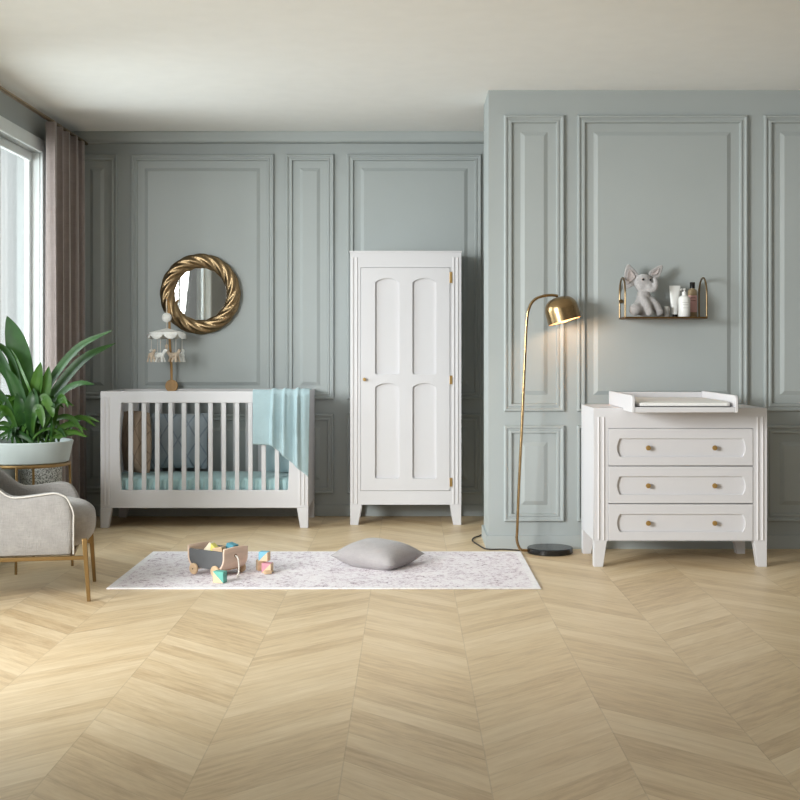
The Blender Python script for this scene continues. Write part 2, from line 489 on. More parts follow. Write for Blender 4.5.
def reeds(xs, z0, z1, yf, parent, w=.0065, h=.006):
    """raised rounded beads on a front at yf, each a part of its own"""
    for x in xs:
        bm = bmesh.new()
        prof = [(x - w, yf + .001), (x - w * .7, yf - h * .7), (x, yf - h), (x + w * .7, yf - h * .7), (x + w, yf + .001)]
        a = [bm.verts.new((p[0], p[1], z0)) for p in prof]; b = [bm.verts.new((p[0], p[1], z1)) for p in prof]
        bm.faces.new(a[::-1]); bm.faces.new(b)
        for i in range(4): bm.faces.new((a[i], a[i + 1], b[i + 1], b[i]))
        bm.faces.new((a[4], a[0], b[0], b[4]))
        obj('reed', bm, M['groove'], parent)

def knob_bm(x, z, yf, r=.014):
    bm = bmesh.new()
    lathe(bm, [(0, 0), (r * .5, 0), (r * .45, .012), (r * .9, .016), (r, .022), (r * .9, .027), (0, .029)], 20,
          Matrix.Translation((x, yf, z)) @ Matrix.Rotation(PI / 2, 4, 'X'))
    return bm

def arch_panel(x0, x1, z0, z1, rise, n=14, corner=.010):
    pts = [(x0 + corner, z0), (x1 - corner, z0), (x1, z0 + corner)]
    zs = z1 - rise
    for i in range(n + 1):
        t = i / n; x = x1 + (x0 - x1) * t
        pts.append((x, zs + rise * math.sin(PI * t) ** .75))
    pts.append((x0, z0 + corner)); return pts

# ------------------------------------------------------------------ wardrobe
yf = 9.195; k = yf / FPX
def wx(x): return (x - VX) * k
def wz(y): return EYE - (y - VY) * k
X0, X1 = wx(350.2), wx(461.3); Zt, Zb = wz(252.4), wz(504.7); yb = BACK - .036
wd = thing('wardrobe', 'tall white single-door wardrobe with four arched panels against the green wall', 'wardrobe', ((X0 + X1) / 2, (yf + yb) / 2, 0))
dx0, dx1, dz0, dz1 = wx(360.8), wx(449.8), wz(490.5), wz(267.8)
bm = plate(rect(X0, X1, Zb, Zt), [rect(dx0 - .003, dx1 + .003, dz0 - .003, dz1 + .003)], yf, yf + .03)
box(bm, X0, X1, yf + .0302, yb, Zb + .0005, Zt)
obj('carcass', bm, M['white'], wd, smooth=None)
obj('top_board', Box(X0 - .006, X1 + .006, yf - .006, yb, Zt, Zt + .012), M['white'], wd, bevel=.003)
reeds([wx(352.6), wx(356.8), wx(453.6), wx(457.6)], wz(504), wz(257.5), yf, wd)
holes = []
for a, b in ((375.2, 399.0), (412.6, 436.2)):
    holes.append(arch_panel(wx(a), wx(b), wz(374.2), wz(278.4), .030)); holes.append(arch_panel(wx(a), wx(b), wz(478.4), wz(383.2), .030))
dr = obj('door', plate(rect(dx0, dx1, dz0, dz1), holes, yf - .006, yf + .013), M['white'], wd, smooth=30, bevel=.002)
obj('door_panel', Box(dx0 + .01, dx1 - .01, yf + .0131, yf + .024, dz0 + .01, dz1 - .01), M['white'], dr)
obj('knob', knob_bm(wx(364.6), wz(379.4), yf - .006, .013), M['knob'], dr)
for a, b in ((272, 283), (375.6, 384.2), (477.8, 486.5)):
    bm = bmesh.new(); box(bm, wx(450.0), wx(452.2), yf - .007, yf + .0, wz(b), wz(a)); tube(bm, [(wx(450.2), yf - .006, wz(b)), (wx(450.2), yf - .006, wz(a))], .005, 10)
    obj('hinge', bm, M['knob'], wd)
for ya, yc in ((yf, yf + .05), (yb - .05, yb)):
    obj('leg', tapered_leg(X0, X0 + .082, ya, yc, Zb, 1), M['white'], wd, bevel=.002)
    obj('leg', tapered_leg(X1 - .082, X1, ya, yc, Zb, -1), M['white'], wd, bevel=.002)

# ------------------------------------------------------------------ dresser
yf = 7.41; k = yf / FPX; yb = 7.95
X0, X1 = wx(594.0), wx(767.0); Zt, Zb = wz(408.2), wz(541.0)
ds = thing('dresser', 'wide white three-drawer dresser with brass knobs under the wall shelf', 'dresser', ((X0 + X1) / 2, (yf + yb) / 2, 0))
dx0, dx1 = wx(608.5), wx(752.8)
rows = [(428.4, 465.7), (466.3, 503.4), (504.0, 540.6)]
bm = plate(rect(X0, X1, Zb, Zt), [rect(dx0 - .002, dx1 + .002, wz(540.8), wz(428.1))], yf, yf + .03)
box(bm, X0, X1, yf + .0302, yb, Zb + .0005, Zt)
obj('carcass', bm, M['white'], ds, smooth=None)
reeds([wx(598.8), wx(603.8), wx(757.8), wx(762.8)], wz(540), wz(417), yf, ds)
for ya, yc in rows:
    z1, z0 = wz(ya), wz(yc); h0, h1 = wz(yc - 8.8), wz(ya + 10.2); px0, px1 = wx(616.4), wx(746.0)
    n = 10; shp = [(px0 + .020 - .016 * math.sin(PI * i / n), h1 + (h0 - h1) * i / n) for i in range(n + 1)]
    shp += [(px1 - .020 + .016 * math.sin(PI * i / n), h0 + (h1 - h0) * i / n) for i in range(n + 1)]
    d = obj('drawer', plate(rect(dx0, dx1, z0 + .001, z1 - .001), [shp], yf - .004, yf + .010), M['white'], ds, smooth=30, bevel=.002)
    obj('drawer_panel', Box(dx0 + .01, dx1 - .01, yf + .0101, yf + .02, z0 + .006, z1 - .006), M['white'], d)
    for x in (648.0, 714.3): obj('knob', knob_bm(wx(x), (h0 + h1) / 2, yf + .010, .015), M['knob'], d)
for ya, yc in ((yf, yf + .06), (yb - .06, yb)):
    obj('leg', tapered_leg(X0, X0 + .075, ya, yc, Zb, 1), M['white'], ds, bevel=.002)
    obj('leg', tapered_leg(X1 - .075, X1, ya, yc, Zb, -1), M['white'], ds, bevel=.002)
DT = Zt

# changing tray on the dresser
y0, y1 = 7.11, 7.93; cx0, cx1 = 1.238, 1.830; z0 = DT + .001
ct = thing('changing_tray', 'white three-sided changing tray overhanging the dresser top', 'changing tray', ((cx0 + cx1) / 2, (y0 + y1) / 2, z0))
obj('tray_base', Box(cx0 + .018, cx1 - .018, y0 + .016, y1 - .018, z0, z0 + .016), M['white'], ct, bevel=.003)
for xa, xb in ((cx0, cx0 + .018), (cx1 - .018, cx1)):
    bm = bmesh.new(); prof = [(y1, z0), (7.398, z0), (7.398, z0 - .012), (y0, z0 - .012), (y0, z0 + .055)] + [(y0 + .028 * (1 - math.cos(i * PI / 12)), z0 + .055 + .028 * math.sin(i * PI / 12)) for i in range(1, 7)] + [(y1, z0 + .083)]
    a = [bm.verts.new((xa, p[0], p[1])) for p in prof]; b = [bm.verts.new((xb, p[0], p[1])) for p in prof]
    bm.faces.new(a); bm.faces.new(b[::-1])
    for i in range(len(prof)):
        j = (i + 1) % len(prof); bm.faces.new((a[i], a[j], b[j], b[i]))
    obj('side_board', bm, M['white'], ct, bevel=.003)
obj('front_rail', Box(cx0 + .018, cx1 - .018, y0 + .002, y0 + .016, z0 - .012, z0 + .018), M['white'], ct, bevel=.003)
obj('back_board', Box(cx0 + .018, cx1 - .018, y1 - .018, y1, z0, z0 + .077), M['white'], ct, bevel=.003)

def rounded_slab(x0, x1, y0, y1, z0, z1, nu=40, nv=14, ruff=0, nr=24, crown=0.0, e=6):
    """cushion-like slab: superellipse cross-section in Y-Z, swept in X with ruffles on the front edge"""
    bm = bmesh.new(); rings = []
    cy, cz, hy, hz = (y0 + y1) / 2, (z0 + z1) / 2, (y1 - y0) / 2, (z1 - z0) / 2
    N = 36
    for i in range(nu + 1):
        s = i / nu; x = x0 + (x1 - x0) * s; end = min(s, 1 - s) * (x1 - x0)
        sh = 1.0 if end > .03 else (.80 + .2 * math.sqrt(max(0, 1 - (1 - end / .03) ** 2)))
        ring = []
        for q in range(N):
            a = 2 * PI * q / N; c, sn = math.cos(a), math.sin(a)
            py = math.copysign(abs(c) ** (2 / e), c); pz = math.copysign(abs(sn) ** (2 / e), sn)
            rf = ruff * math.sin(2 * PI * nr * s + 1.3 * math.sin(9 * s)) * max(0, -c) ** 2 if ruff else 0
            ring.append(bm.verts.new((x, cy + hy * py * sh + rf, cz + hz * pz * sh + crown * max(0, pz) * (1 - py * py) * (1 - (2 * s - 1) ** 4))))
        rings.append(ring)
    for a, b in zip(rings, rings[1:]):
        for q in range(N): bm.faces.new((a[q], a[(q + 1) % N], b[(q + 1) % N], b[q]))
    bm.faces.new(rings[0]); bm.faces.new(rings[-1][::-1]); return bm
single('changing_mat', rounded_slab(cx0 + .028, cx1 - .028, y0 + .02, y1 - .03, z0 + .0165, z0 + .048, nu=60, e=5), M['pad'],
       'thin white ruffled changing mat lying in the tray', 'changing mat', origin=((cx0 + cx1) / 2, 7.56, z0 + .0165))

# ------------------------------------------------------------------ crib
yf = 9.04; k = yf / FPX; yb = 9.66
X0, X1 = wx(100.3), wx(308.2); Zt, Zb = wz(391.2), wz(508.0)
cr = thing('crib', 'white slatted baby crib on tapered legs below the round mirror', 'crib', ((X0 + X1) / 2, (yf + yb) / 2, 0))
ox0, ox1, oz0, oz1 = wx(121.2), wx(287.8), wz(490.2), wz(402.8)
def opening(z_shift=0):
    n = 16; p = []
    for i in range(n + 1):
        t = i / n; p.append((ox0 - .011 * math.sin(PI * t), oz1 + (oz0 - oz1) * t))
    for i in range(n + 1):
        t = i / n; p.append((ox1 + .011 * math.sin(PI * t), oz0 + (oz1 - oz0) * t))
    return p
for nm, ya, yc in (('front_frame', yf, yf + .035), ('back_frame', yb - .035, yb)):
    f = obj(nm, plate(rect(X0, X1, Zb, Zt), [opening()], ya, yc), M['white'], cr, smooth=30, bevel=.003)
    for i in range(12):
        x = wx(130.3 + i * 13.32)
        obj('slat', Box(x - .0155, x + .0155, ya + .008, yc - .008, oz0 - .01, oz1 + .01), M['white'], f, bevel=.002)
for xa, xb in ((X0 + .001, X0 + .032), (X1 - .032, X1 - .001)):
    obj('end_panel', Box(xa, xb, yf + .035, yb - .035, Zb, Zt - .002), M['white'], cr, bevel=.002)
reeds([wx(104.6), wx(108.6), wx(299.8), wx(303.9)], wz(505), wz(397), yf, cr)
obj('mattress_base', Box(X0 + .034, X1 - .034, yf + .037, yb - .037, .19, .212), M['white'], cr)
for ya, yc in ((yf, yf + .05), (yb - .05, yb)):
    obj('leg', tapered_leg(X0, X0 + .080, ya, yc, Zb, 1), M['white'], cr, bevel=.002)
    obj('leg', tapered_leg(X1 - .080, X1, ya, yc, Zb, -1), M['white'], cr, bevel=.002)
CX0, CX1, CZ = X0, X1, Zt
MT = .352
single('crib_mattress', rounded_slab(X0 + .037, X1 - .037, yf + .052, yb - .042, .214, MT, ruff=.008, nr=26, nu=260, crown=.006), M['mint_sheet'],
       'thick crib mattress in a gathered mint sheet inside the white crib', 'mattress', origin=((X0 + X1) / 2, 9.35, .214))

def pillow_bm(w, h, t, n=22, pinch=.07, power=2.6):
    """square cushion in local XY plane (z = thickness), corners drawn out to points"""
    bm = bmesh.new(); top = {}; bot = {}
    for i in range(n + 1):
        for j in range(n + 1):
            u, v = 2 * i / n - 1, 2 * j / n - 1
            x = u * w / 2 * (1 - pinch * (1 - v * v)); y = v * h / 2 * (1 - pinch * (1 - u * u))
            hgt = t / 2 * ((1 - abs(u) ** power) * (1 - abs(v) ** power)) ** .62
            edge = i in (0, n) or j in (0, n)
            top[i, j] = bm.verts.new((x, y, hgt))
            bot[i, j] = top[i, j] if edge else bm.verts.new((x, y, -hgt))
    for i in range(n):
        for j in range(n):
            bm.faces.new((top[i, j], top[i + 1, j], top[i + 1, j + 1], top[i, j + 1]))
            q = (bot[i, j], bot[i, j + 1], bot[i + 1, j + 1], bot[i + 1, j])
            if len(set(q)) == 4 and not bm.faces.get(q): bm.faces.new(q)
    return bm

def pillow(name, bm, m, label, loc, rot, group=None):
    o = obj(name, bm, m, None, smooth=60); o.location = loc; o.rotation_euler = rot
    return tag(o, label, 'cushion', group)
# leaning in the crib (local Y up after the tilt)
bm = pillow_bm(.33, .43, .14, pinch=-.04, power=2.0)
pillow('crib_cushion', bm, M['brown'], 'brown quilted cushion standing at the left end of the crib', (-1.975, 9.28, MT + .24), (PI / 2, 0, math.radians(-44)), 'cushions in the crib')
bm = pillow_bm(.43, .42, .13, pinch=.05)
pillow('crib_cushion', bm, M['blue'], 'slate blue quilted cushion leaning on the back slats of the crib', (-1.705, 9.505, MT + .232), (PI / 2 - .18, 0, 0), 'cushions in the crib')
bm = pillow_bm(.24, .30, .09, pinch=-.03, power=2.0)
pillow('crib_cushion', bm, M['mint'], 'small mint cushion at the right end of the crib under the blanket', (-.945, 9.36, MT + .170), (PI / 2 - .1, 0, math.radians(-20)), 'cushions in the crib')

# ------------------------------------------------------------------ blanket over the crib rail
def ridge(s, t):
    """height of the hanging folds across the cloth, fanning out downwards"""
    v = 0
    for c, w, a in ((.36, .030, .024), (.40, .05, .012), (.56, .035, .034), (.63, .05, .014), (.785, .040, .040), (.90, .07, .018)):
        c2 = c + (c - .62) * .10 * t; q = (s - c2) / (w * (.8 + .5 * t))
        v += a * math.exp(-q * q * 1.3) if q < 0 else a * math.exp(-q * q * .6)
    return v * 1.45
def blanket():
    bm = bmesh.new(); xl, xr = wx(253.0), CX1 + .012; nu, nv = 90, 34; cols = []
    ztop = CZ + .009
    for i in range(nu + 1):
        s = i / nu; x = xl + (xr - xl) * s
        if s < .33: yb_ = 444.5 + 1.5 * s
        else: yb_ = 445 + (s - .33) / .67 * 31.5
        zb = EYE - (yb_ - VY) * 9.02 / FPX
        f = max(0, min(1, (s - .26) / .10)); f = f * f * (3 - 2 * f)
        col = []
        # inside drop, over the rail, then the front drop
        if x < CX1 - .040: path = [(9.094, CZ - .24)] + [(9.094, CZ - .24 + q * .06) for q in range(1, 4)] + [(9.092, CZ - .012), (9.086, ztop - .002)]
        else: path = [(9.24 - .025 * q, ztop) for q in range(6)]
        path = path + [ (9.075, ztop + .001), (9.057, ztop + .001), (9.043, ztop), (9.033, ztop - .004), (9.029, CZ - .012)]
        for yy, zz in path:
            hang = min(1, max(0, (CZ - zz) / .12))
            fold = .35 * ridge(s, 0) * f * (.3 + .7 * hang)
            col.append((x, yy + (abs(fold) * .5 if yy > 9.06 else -abs(fold)), zz + (.25 * ridge(s, 0) if zz > CZ - .005 else 0)))
        for j in range(1, nv + 1):
            t = j / nv; zz = (CZ - .012) + (zb - (CZ - .012)) * t
            lift = .35 * ridge(s, 0) * (1 - t) * f + ridge(s, t) * min(1, .25 + 1.5 * t) * f
            xx = x - .014 * t * (s > .33) * (s - .33)
            col.append((xx, 9.029 - .002 - lift - .004 * t, zz))
        cols.append([bm.verts.new(p) for p in col])
    for a, b in zip(cols, cols[1:]):
        for j in range(len(a) - 1): bm.faces.new((a[j], a[j + 1], b[j + 1], b[j]))
    return bm
yf = 9.04; k = yf / FPX
single('blanket', blanket(), M['mint'], 'mint knitted blanket draped over the right corner of the crib rail', 'blanket', origin=(-.9, 9.06, CZ), solid=.005, smooth=60)

# ------------------------------------------------------------------ baby mobile on the back rail
d = 9.64; kk = d / FPX
def mp(x, y, dd=d): return P(x, y, dd)
zc = CZ
mb = thing('baby_mobile', 'cream felt carousel mobile on a wooden stand at the back rail of the crib', 'baby mobile', (mp(172.3, 388).x, d, zc))
bm = bmesh.new(); cxm = mp(172.3, 0).x; rr_ = .047
lathe(bm, [(0, 0), (rr_, 0), (rr_, .022), (0, .022)], 36, Matrix.Translation((cxm, d - .0165, zc + .022)) @ Matrix.Rotation(PI / 2, 4, 'X'))
obj('stand_base', bm, M['oak'], mb, bevel=.003)
mc = Vector((mp(166.7, 0, 9.43).x, 9.43, 0)); ztop = EYE - (305 - VY) * 9.5 / FPX
bm = bmesh.new()
tube(bm, spline([(cxm, d - .0275, zc + .04), (cxm, d - .040, zc + .18), (cxm, d - .10, zc + .36), (cxm, d - .125, ztop - .03), (cxm - .004, d - .15, ztop + .03), (mc.x, mc.y, ztop + .05)], 8), .0095, 10)
obj('pole', bm, M['oak'], mb)
km = mc.y / FPX
def mz(y): return EYE - (y - VY) * km
bm = bmesh.new(); tube(bm, [(mc.x, mc.y, ztop + .045), (mc.x, mc.y, mz(330))], .0025, 6); obj('cord', bm, M['rope'], mb)
bm = bmesh.new(); ball(bm, (mc.x, mc.y, mz(317.5)), .036); obj('felt_ball', bm, M['felt'], mb)
# scalloped canopy
bm = bmesh.new(); nr = 72; ap = bm.verts.new((mc.x, mc.y, mz(328.5))); prev = None; R = .128
prof = [(.3, mz(329.8)), (.65, mz(331.2)), (.97, mz(332.6)), (1.0, mz(334.2)), (1.09, None)]
ringsv = []
for fr, z in prof:
    ringsv.append([bm.verts.new((mc.x + R * fr * math.cos(2 * PI * q / nr), mc.y + R * fr * math.sin(2 * PI * q / nr), z if z is not None else mz(334.2 + 5.0 * abs(math.sin(4 * 2 * PI * q / nr)) ** .7))) for q in range(nr)])
for q in range(nr): bm.faces.new((ap, ringsv[0][q], ringsv[0][(q + 1) % nr]))
for a, b in zip(ringsv, ringsv[1:]):
    for q in range(nr): bm.faces.new((a[q], b[q], b[(q + 1) % nr], a[(q + 1) % nr]))
obj('canopy', bm, M['felt'], mb, solid=.006)
def felt_animal(c, ang):
    """little felt horse: body, neck, head, four splayed legs, tail"""
    bm = bmesh.new()
    ball(bm, (0, 0, 0), .02, (1.35, .7, .8), 12, 8)
    tube(bm, [(.018, 0, .004), (.030, 0, .022)], .009, 8); ball(bm, (.036, 0, .026), .010, (1.4, .8, .9), 10, 8)
    for sx in (-1, 1):
        for sy in (-1, 1): tube(bm, [(sx * .014, sy * .006, -.006), (sx * .024, sy * .011, -.038)], .0055, 7)
    tube(bm, [(-.024, 0, .004), (-.036, 0, -.008)], .004, 6)
    bm.transform(Matrix.Translation(c) @ Matrix.Rotation(ang, 4, 'Z') @ Matrix.Scale(1.3, 4)); return bm
for q in range(6):
    a = 2 * PI * (q + .28) / 6; p = Vector((mc.x + .112 * math.cos(a), mc.y + .112 * math.sin(a), 0))
    bm = bmesh.new(); tube(bm, [(p.x, p.y, mz(334)), (p.x, p.y, mz(353))], .0022, 6); obj('hanging_string', bm, M['rope'], mb)
    obj('felt_animal', felt_animal((p.x, p.y, mz(355.2)), a + PI / 2 + (.4 if q % 2 else -.3)), M['felt'] if q % 2 == 0 else M['felt_beige'], mb)
bm = bmesh.new(); tube(bm, [(mc.x, mc.y, mz(330)), (mc.x, mc.y, mz(344))], .0018, 6); ball(bm, (mc.x, mc.y, mz(346.5)), .016, (.75, .75, 1.2), 12, 8)
obj('centre_bead', bm, M['felt_beige'], mb)

# ------------------------------------------------------------------ mirror
def mirror():
    c = P(200.5, 294, 9.655); R, r = .250, .054
    t = thing('round_mirror', 'round wall mirror in a twisted antique gold frame above the crib', 'mirror', (c.x, BACK, c.z))
    bm = bmesh.new(); na, nb = 360, 30; g = []
    for i in range(na):
        A = 2 * PI * i / na; row = []
        for j in range(nb):
            B = 2 * PI * j / nb; ph = 16 * A + 6 * B
            w = abs(math.cos(ph / 2)) ** .9
            rr = r * (.74 + .30 * w)
            rad = R + rr * math.cos(B)
            row.append(bm.verts.new((c.x + rad * math.cos(A), c.y - .005 - rr * .70 * math.sin(B) , c.z + rad * math.sin(A))))
        g.append(row)
    for i in range(na):
        for j in range(nb):
            i2, j2 = (i + 1) % na, (j + 1) % nb; bm.faces.new((g[i][j], g[i2][j], g[i2][j2], g[i][j2]))
    for v in bm.verts: v.co.y = min(v.co.y, BACK - .002)
    obj('twisted_frame', bm, M['antique'], t, smooth=70)
    bm = bmesh.new(); lathe(bm, [(0, 0), (.215, 0), (.215, .006), (0, .006)], 64, Matrix.Translation((c.x, BACK - .030, c.z)) @ Matrix.Rotation(PI / 2, 4, 'X'))
    obj('mirror_glass', bm, M['mirror'], t, smooth=30)
mirror()

# ------------------------------------------------------------------ rug + cushion on the floor
rx0, rx1, ry0, ry1 = -1.585, .692, 6.70, 7.925
single('rug', Box(rx0, rx1, ry0, ry1, .0005, .010), M['rug'], 'faded mauve and white patterned rug lying on the oak floor', 'rug', origin=((rx0 + rx1) / 2, (ry0 + ry1) / 2, 0), bevel=.004)
RZ = .0105
bm = pillow_bm(.41, .38, .175, pinch=.06, power=3.2)
fc = pillow('floor_cushion', bm, M['grey_cushion'], 'mauve grey square cushion lying on the right half of the rug', (-.180, 7.42, RZ + .060), (math.radians(3), math.radians(4), math.radians(-30)))
fc.scale = (1, 1, .9)

# ------------------------------------------------------------------ toy wagon and blocks
wl = P(213, 575, 7.17); wg = thing('toy_wagon', 'wooden pull-along toy wagon with slate side boards on the rug', 'toy wagon', (-1.068, 7.145, RZ), (0, 0, math.radians(-36)))
L, W_, zb, zt = .132, .085, .036, .150
def side_prof(z_extra=0):
    # side board outline in local XZ: rounded lower corners, ends flaring upward
    pts = [(-L, zt - .012)]
    for i in range(9):
        a = PI + i * PI / 16; pts.append((-L + .066 + .066 * math.cos(a), zb + .066 + .066 * math.sin(a)))
    for i in range(9):
        a = 1.5 * PI + i * PI / 16; pts.append((L - .066 + .066 * math.cos(a), zb + .066 + .066 * math.sin(a)))
    pts.append((L, zt - .012)); return pts
for sy in (-1, 1):
    bm = plate(side_prof(), [], sy * W_ - .006, sy * W_ + .006)
    obj('side_board', bm, M['slate'], wg, local=True, bevel=.002)
for sx in (-1, 1):
    bm = bmesh.new(); rows = []
    path = [(sx * (L - .066), zb - .004)] + [(sx * (L - .066 +   .070 * math.sin(i * PI / 16)), zb + .066 -   .070 * math.cos(i * PI / 16)) for i in range(1, 9)] + [(sx * (L + .004), zt - .01), (sx * (L + .007), zt + .010)]
    for i, (px, pz) in enumerate(path):
        row = []
        for q in range(9):
            v = q / 8 * 2 - 1; zz = pz - (.005 * v * v if i == len(path) - 1 else 0)
            row.append(bm.verts.new((px, v * (W_ + .010), zz)))
        rows.append(row)
    for a, b in zip(rows, rows[1:]):
        for q in range(8): bm.faces.new((a[q], a[q + 1], b[q + 1], b[q]))
    obj('end_board', bm, M['ply'], wg, local=True, solid=.010, smooth=50, bevel=.002)
obj('floor_board', Box(-L + .05, L - .05, -W_ + .006, W_ - .006, zb, zb + .008), M['ply'], wg, local=True)
for sx in (-1, 1):
    bm = bmesh.new(); tube(bm, [(sx * .082, -W_ - .016, .031), (sx * .082, W_ + .016, .031)], .006, 10); obj('axle', bm, M['oak'], wg, local=True)
    for sy in (-1, 1):
        bm = bmesh.new(); lathe(bm, [(0, -.008), (.027, -.008), (.031, -.004), (.031, .004), (.027, .008), (0, .008)], 28, Matrix.Translation((sx * .082, sy * (W_ + .019), .031)) @ Matrix.Rotation(PI / 2, 4, 'X'))
        w = obj('wheel', bm, M['wood'], wg, local=True, smooth=30)
        bm = bmesh.new(); lathe(bm, [(0, -.0095), (.004, -.0095), (.004, .0095), (0, .0095)], 12, Matrix.Translation((sx * .082, sy * (W_ + .019), .031)) @ Matrix.Rotation(PI / 2, 4, 'X'))
        obj('hub_peg', bm, M['dark_brass'], w, local=True)
bm = bmesh.new(); lathe(bm, [(0, 0), (.009, 0), (.009, .004), (0, .004)], 16, Matrix.Translation((L + .008, -.005, .112)) @ Matrix.Rotation(PI / 2, 4, 'Y')); obj('rope_hole', bm, M['dark_brass'], wg, local=True)
bm = bmesh.new(); tube(bm, spline([(L + .010, -.005, .112), (L + .026, -.004, .10), (L + .030, .0, .06), (L + .034, -.006, .02), (L + .045, -.03, .005), (L + .062, -.05, .004)], 6), .0042, 8); obj('pull_rope', bm, M['rope'], wg, local=True)

def block(label, m, loc, s=(.045, .045, .045), rz=0, tilt=(0, 0)):
    bm = bmesh.new(); box(bm, -s[0] / 2, s[0] / 2, -s[1] / 2, s[1] / 2, -s[2] / 2, s[2] / 2)
    o = obj('toy_block', bm, m, None, bevel=.0025, smooth=30); o.location = loc; o.rotation_euler = (tilt[0], tilt[1], rz)
    return tag(o, label, 'toy block', 'wooden toy blocks')
M['b_green'] = split_mat('block_green', (104, 180, 166), a=1.0)
M['b_blue'] = split_mat('block_blue', (120, 182, 206), a=-1.0)
M['b_pink'] = split_mat('block_pink', (206, 142, 158), a=-1.0)
M['b_teal'] = split_mat('block_teal', (84, 150, 168), a=-1.0, c=-.03)
M['b_yellow'] = split_mat('block_yellow', (226, 216, 112), wood=(226, 214, 186), a=1.4, c=.004)
S = .050
block('green and natural wood block alone on the rug in front of the wagon', M['b_green'], (-1.012, 6.85, RZ + .032), (.062, .05, .062), rz=math.radians(-16))
q0 = P(267, 574, 7.21)
block('pink and natural wood block under the blue one beside the wagon', M['b_pink'], (-.792, 7.165, RZ + .0275), (.054, .05, .054), rz=math.radians(-12))
block('plain wooden block behind the pink one on the rug', M['wood'], (-.836, 7.235, RZ + .030), (.050, .045, .058), rz=math.radians(20))
block('sky blue and natural wood block on top of the small pile beside the wagon', M['b_blue'], (-.812, 7.195, RZ + .060 + .027), (.054, .05, .052), rz=math.radians(-14))
block('small flat wooden offcut lying in front of the pink block', M['wood'], (-.785, 7.115, RZ + .010), (.040, .028, .018), rz=math.radians(25))
def in_wagon(x, y, z): 
    p = world(wg) @ Vector((x, y, z)); return p
z_in = zb + .008 + .026
block('yellow and cream block tilted on the load in the toy wagon', M['b_yellow'], in_wagon(-.025, -.02, .132), (.062, .045, .062), rz=math.radians(-20), tilt=(0, math.radians(40)))
block('plain wooden block in the front of the toy wagon', M['wood'], in_wagon(.045, -.03, .128), (.060, .05, .05), rz=math.radians(-22), tilt=(0, math.radians(-12)))
block('teal and wood block at the far side of the wagon load', M['b_teal'], in_wagon(.070, .040, .142), (.05, .05, .05), rz=math.radians(-28), tilt=(0, math.radians(14)))
block('wooden block at the bottom of the wagon under the yellow one', M['wood'], in_wagon(-.030, -.02, zb + .008 + .0265), (.05, .05, .05), rz=math.radians(-30))
block('wooden block at the bottom of the wagon under the teal one', M['wood'], in_wagon(.048, .035, zb + .008 + .0265), (.05, .06, .05), rz=math.radians(-36))

# ------------------------------------------------------------------ floor lamp
ld = 7.90; lz = lambda y: EYE - (y - VY) * ld / FPX
lm = thing('floor_lamp', 'slim brass floor lamp with dome shade and black disc base', 'floor lamp', (P(550, 0, 7.92).x, 7.92, 0))
bx_, by_ = P(550, 0, 7.92).x, 7.92
bm = bmesh.new(); lathe(bm, [(0, .001), (.136, .001), (.141, .006), (.141, .033), (.137, .038), (0, .038)], 56, Matrix.Translation((bx_, by_, 0))); obj('base', bm, M['black'], lm, smooth=30)
bm = bmesh.new()
pts = [(bx_ - .12, by_, .020), P(527, 0, ld), P(520.5, 0, ld), P(517.0, 540.5, ld), P(517.3, 527, ld), P(519.3, 478, ld), P(522.0, 424, ld), P(524.6, 365, ld), P(526.7, 322, ld), P(529.6, 307, ld), P(535.0, 299.5, ld), P(543.5, 296.0, ld), P(552, 295.2, ld), P(558.0, 296.0, ld)]
pts[1].z = .020; pts[2].z = .027
tube(bm, spline(pts, 8), .0088, 12); obj('pole', bm, M['brass'], lm)
ax = (P(564.6, 321, ld) - P(557.6, 296, ld)); hgt = ax.length * .97; ax.normalize(); ax.y = -.07; ax.normalize()
top = P(557.9, 297.2, ld); zq = (-ax).to_track_quat('Z', 'Y').to_matrix().to_4x4(); mt = Matrix.Translation(top) @ zq
bm = bmesh.new()
pr = [(0, 0)] + [(.104 * math.sin(a * PI / 24) ** .72, -hgt * (.52 - .52 * math.cos(a * PI / 24)) / 1.0) for a in range(1, 13)] + [(.1045, -hgt * .75), (.105, -hgt), (.102, -hgt), (.100, -hgt * .72)]
lathe(bm, pr, 56, mt); sh = obj('lamp_shade', bm, M['brass'], lm, smooth=50, recalc=False)
bm = bmesh.new(); lathe(bm, [(.0995, -hgt * .985)] + [(.1000, -hgt * .72)] + [(.098 * math.sin(a * PI / 24) ** .72, -.006 - hgt * (.50 - .50 * math.cos(a * PI / 24))) for a in range(12, 0, -1)] + [(0, -.006)], 56, mt)
obj('shade_lining', bm, M['shade_in'], sh, smooth=50, recalc=False)
bm = bmesh.new(); ball(bm, mt @ Vector((0, 0, -hgt * .60)), .028); obj('bulb', bm, M['bulb'], lm)
bm = bmesh.new(); cp = [P(526, 549.0, 7.97), P(505, 550, 8.03), P(487, 549, 8.04), P(478, 544, 8.22), P(472.5, 541, 8.40), P(474, 538.6, 8.53), P(479, 537.2, 8.60), P(481, 536, 8.66)]
for p in cp: p.z = .006
cp = [Vector((bx_ - .10, by_ + .04, .012))] + cp
cp = [p if i == 0 else p for i, p in enumerate(cp)]
tube(bm, spline(cp, 8), .0045, 8); obj('power_cord', bm, M['cord'], lm)

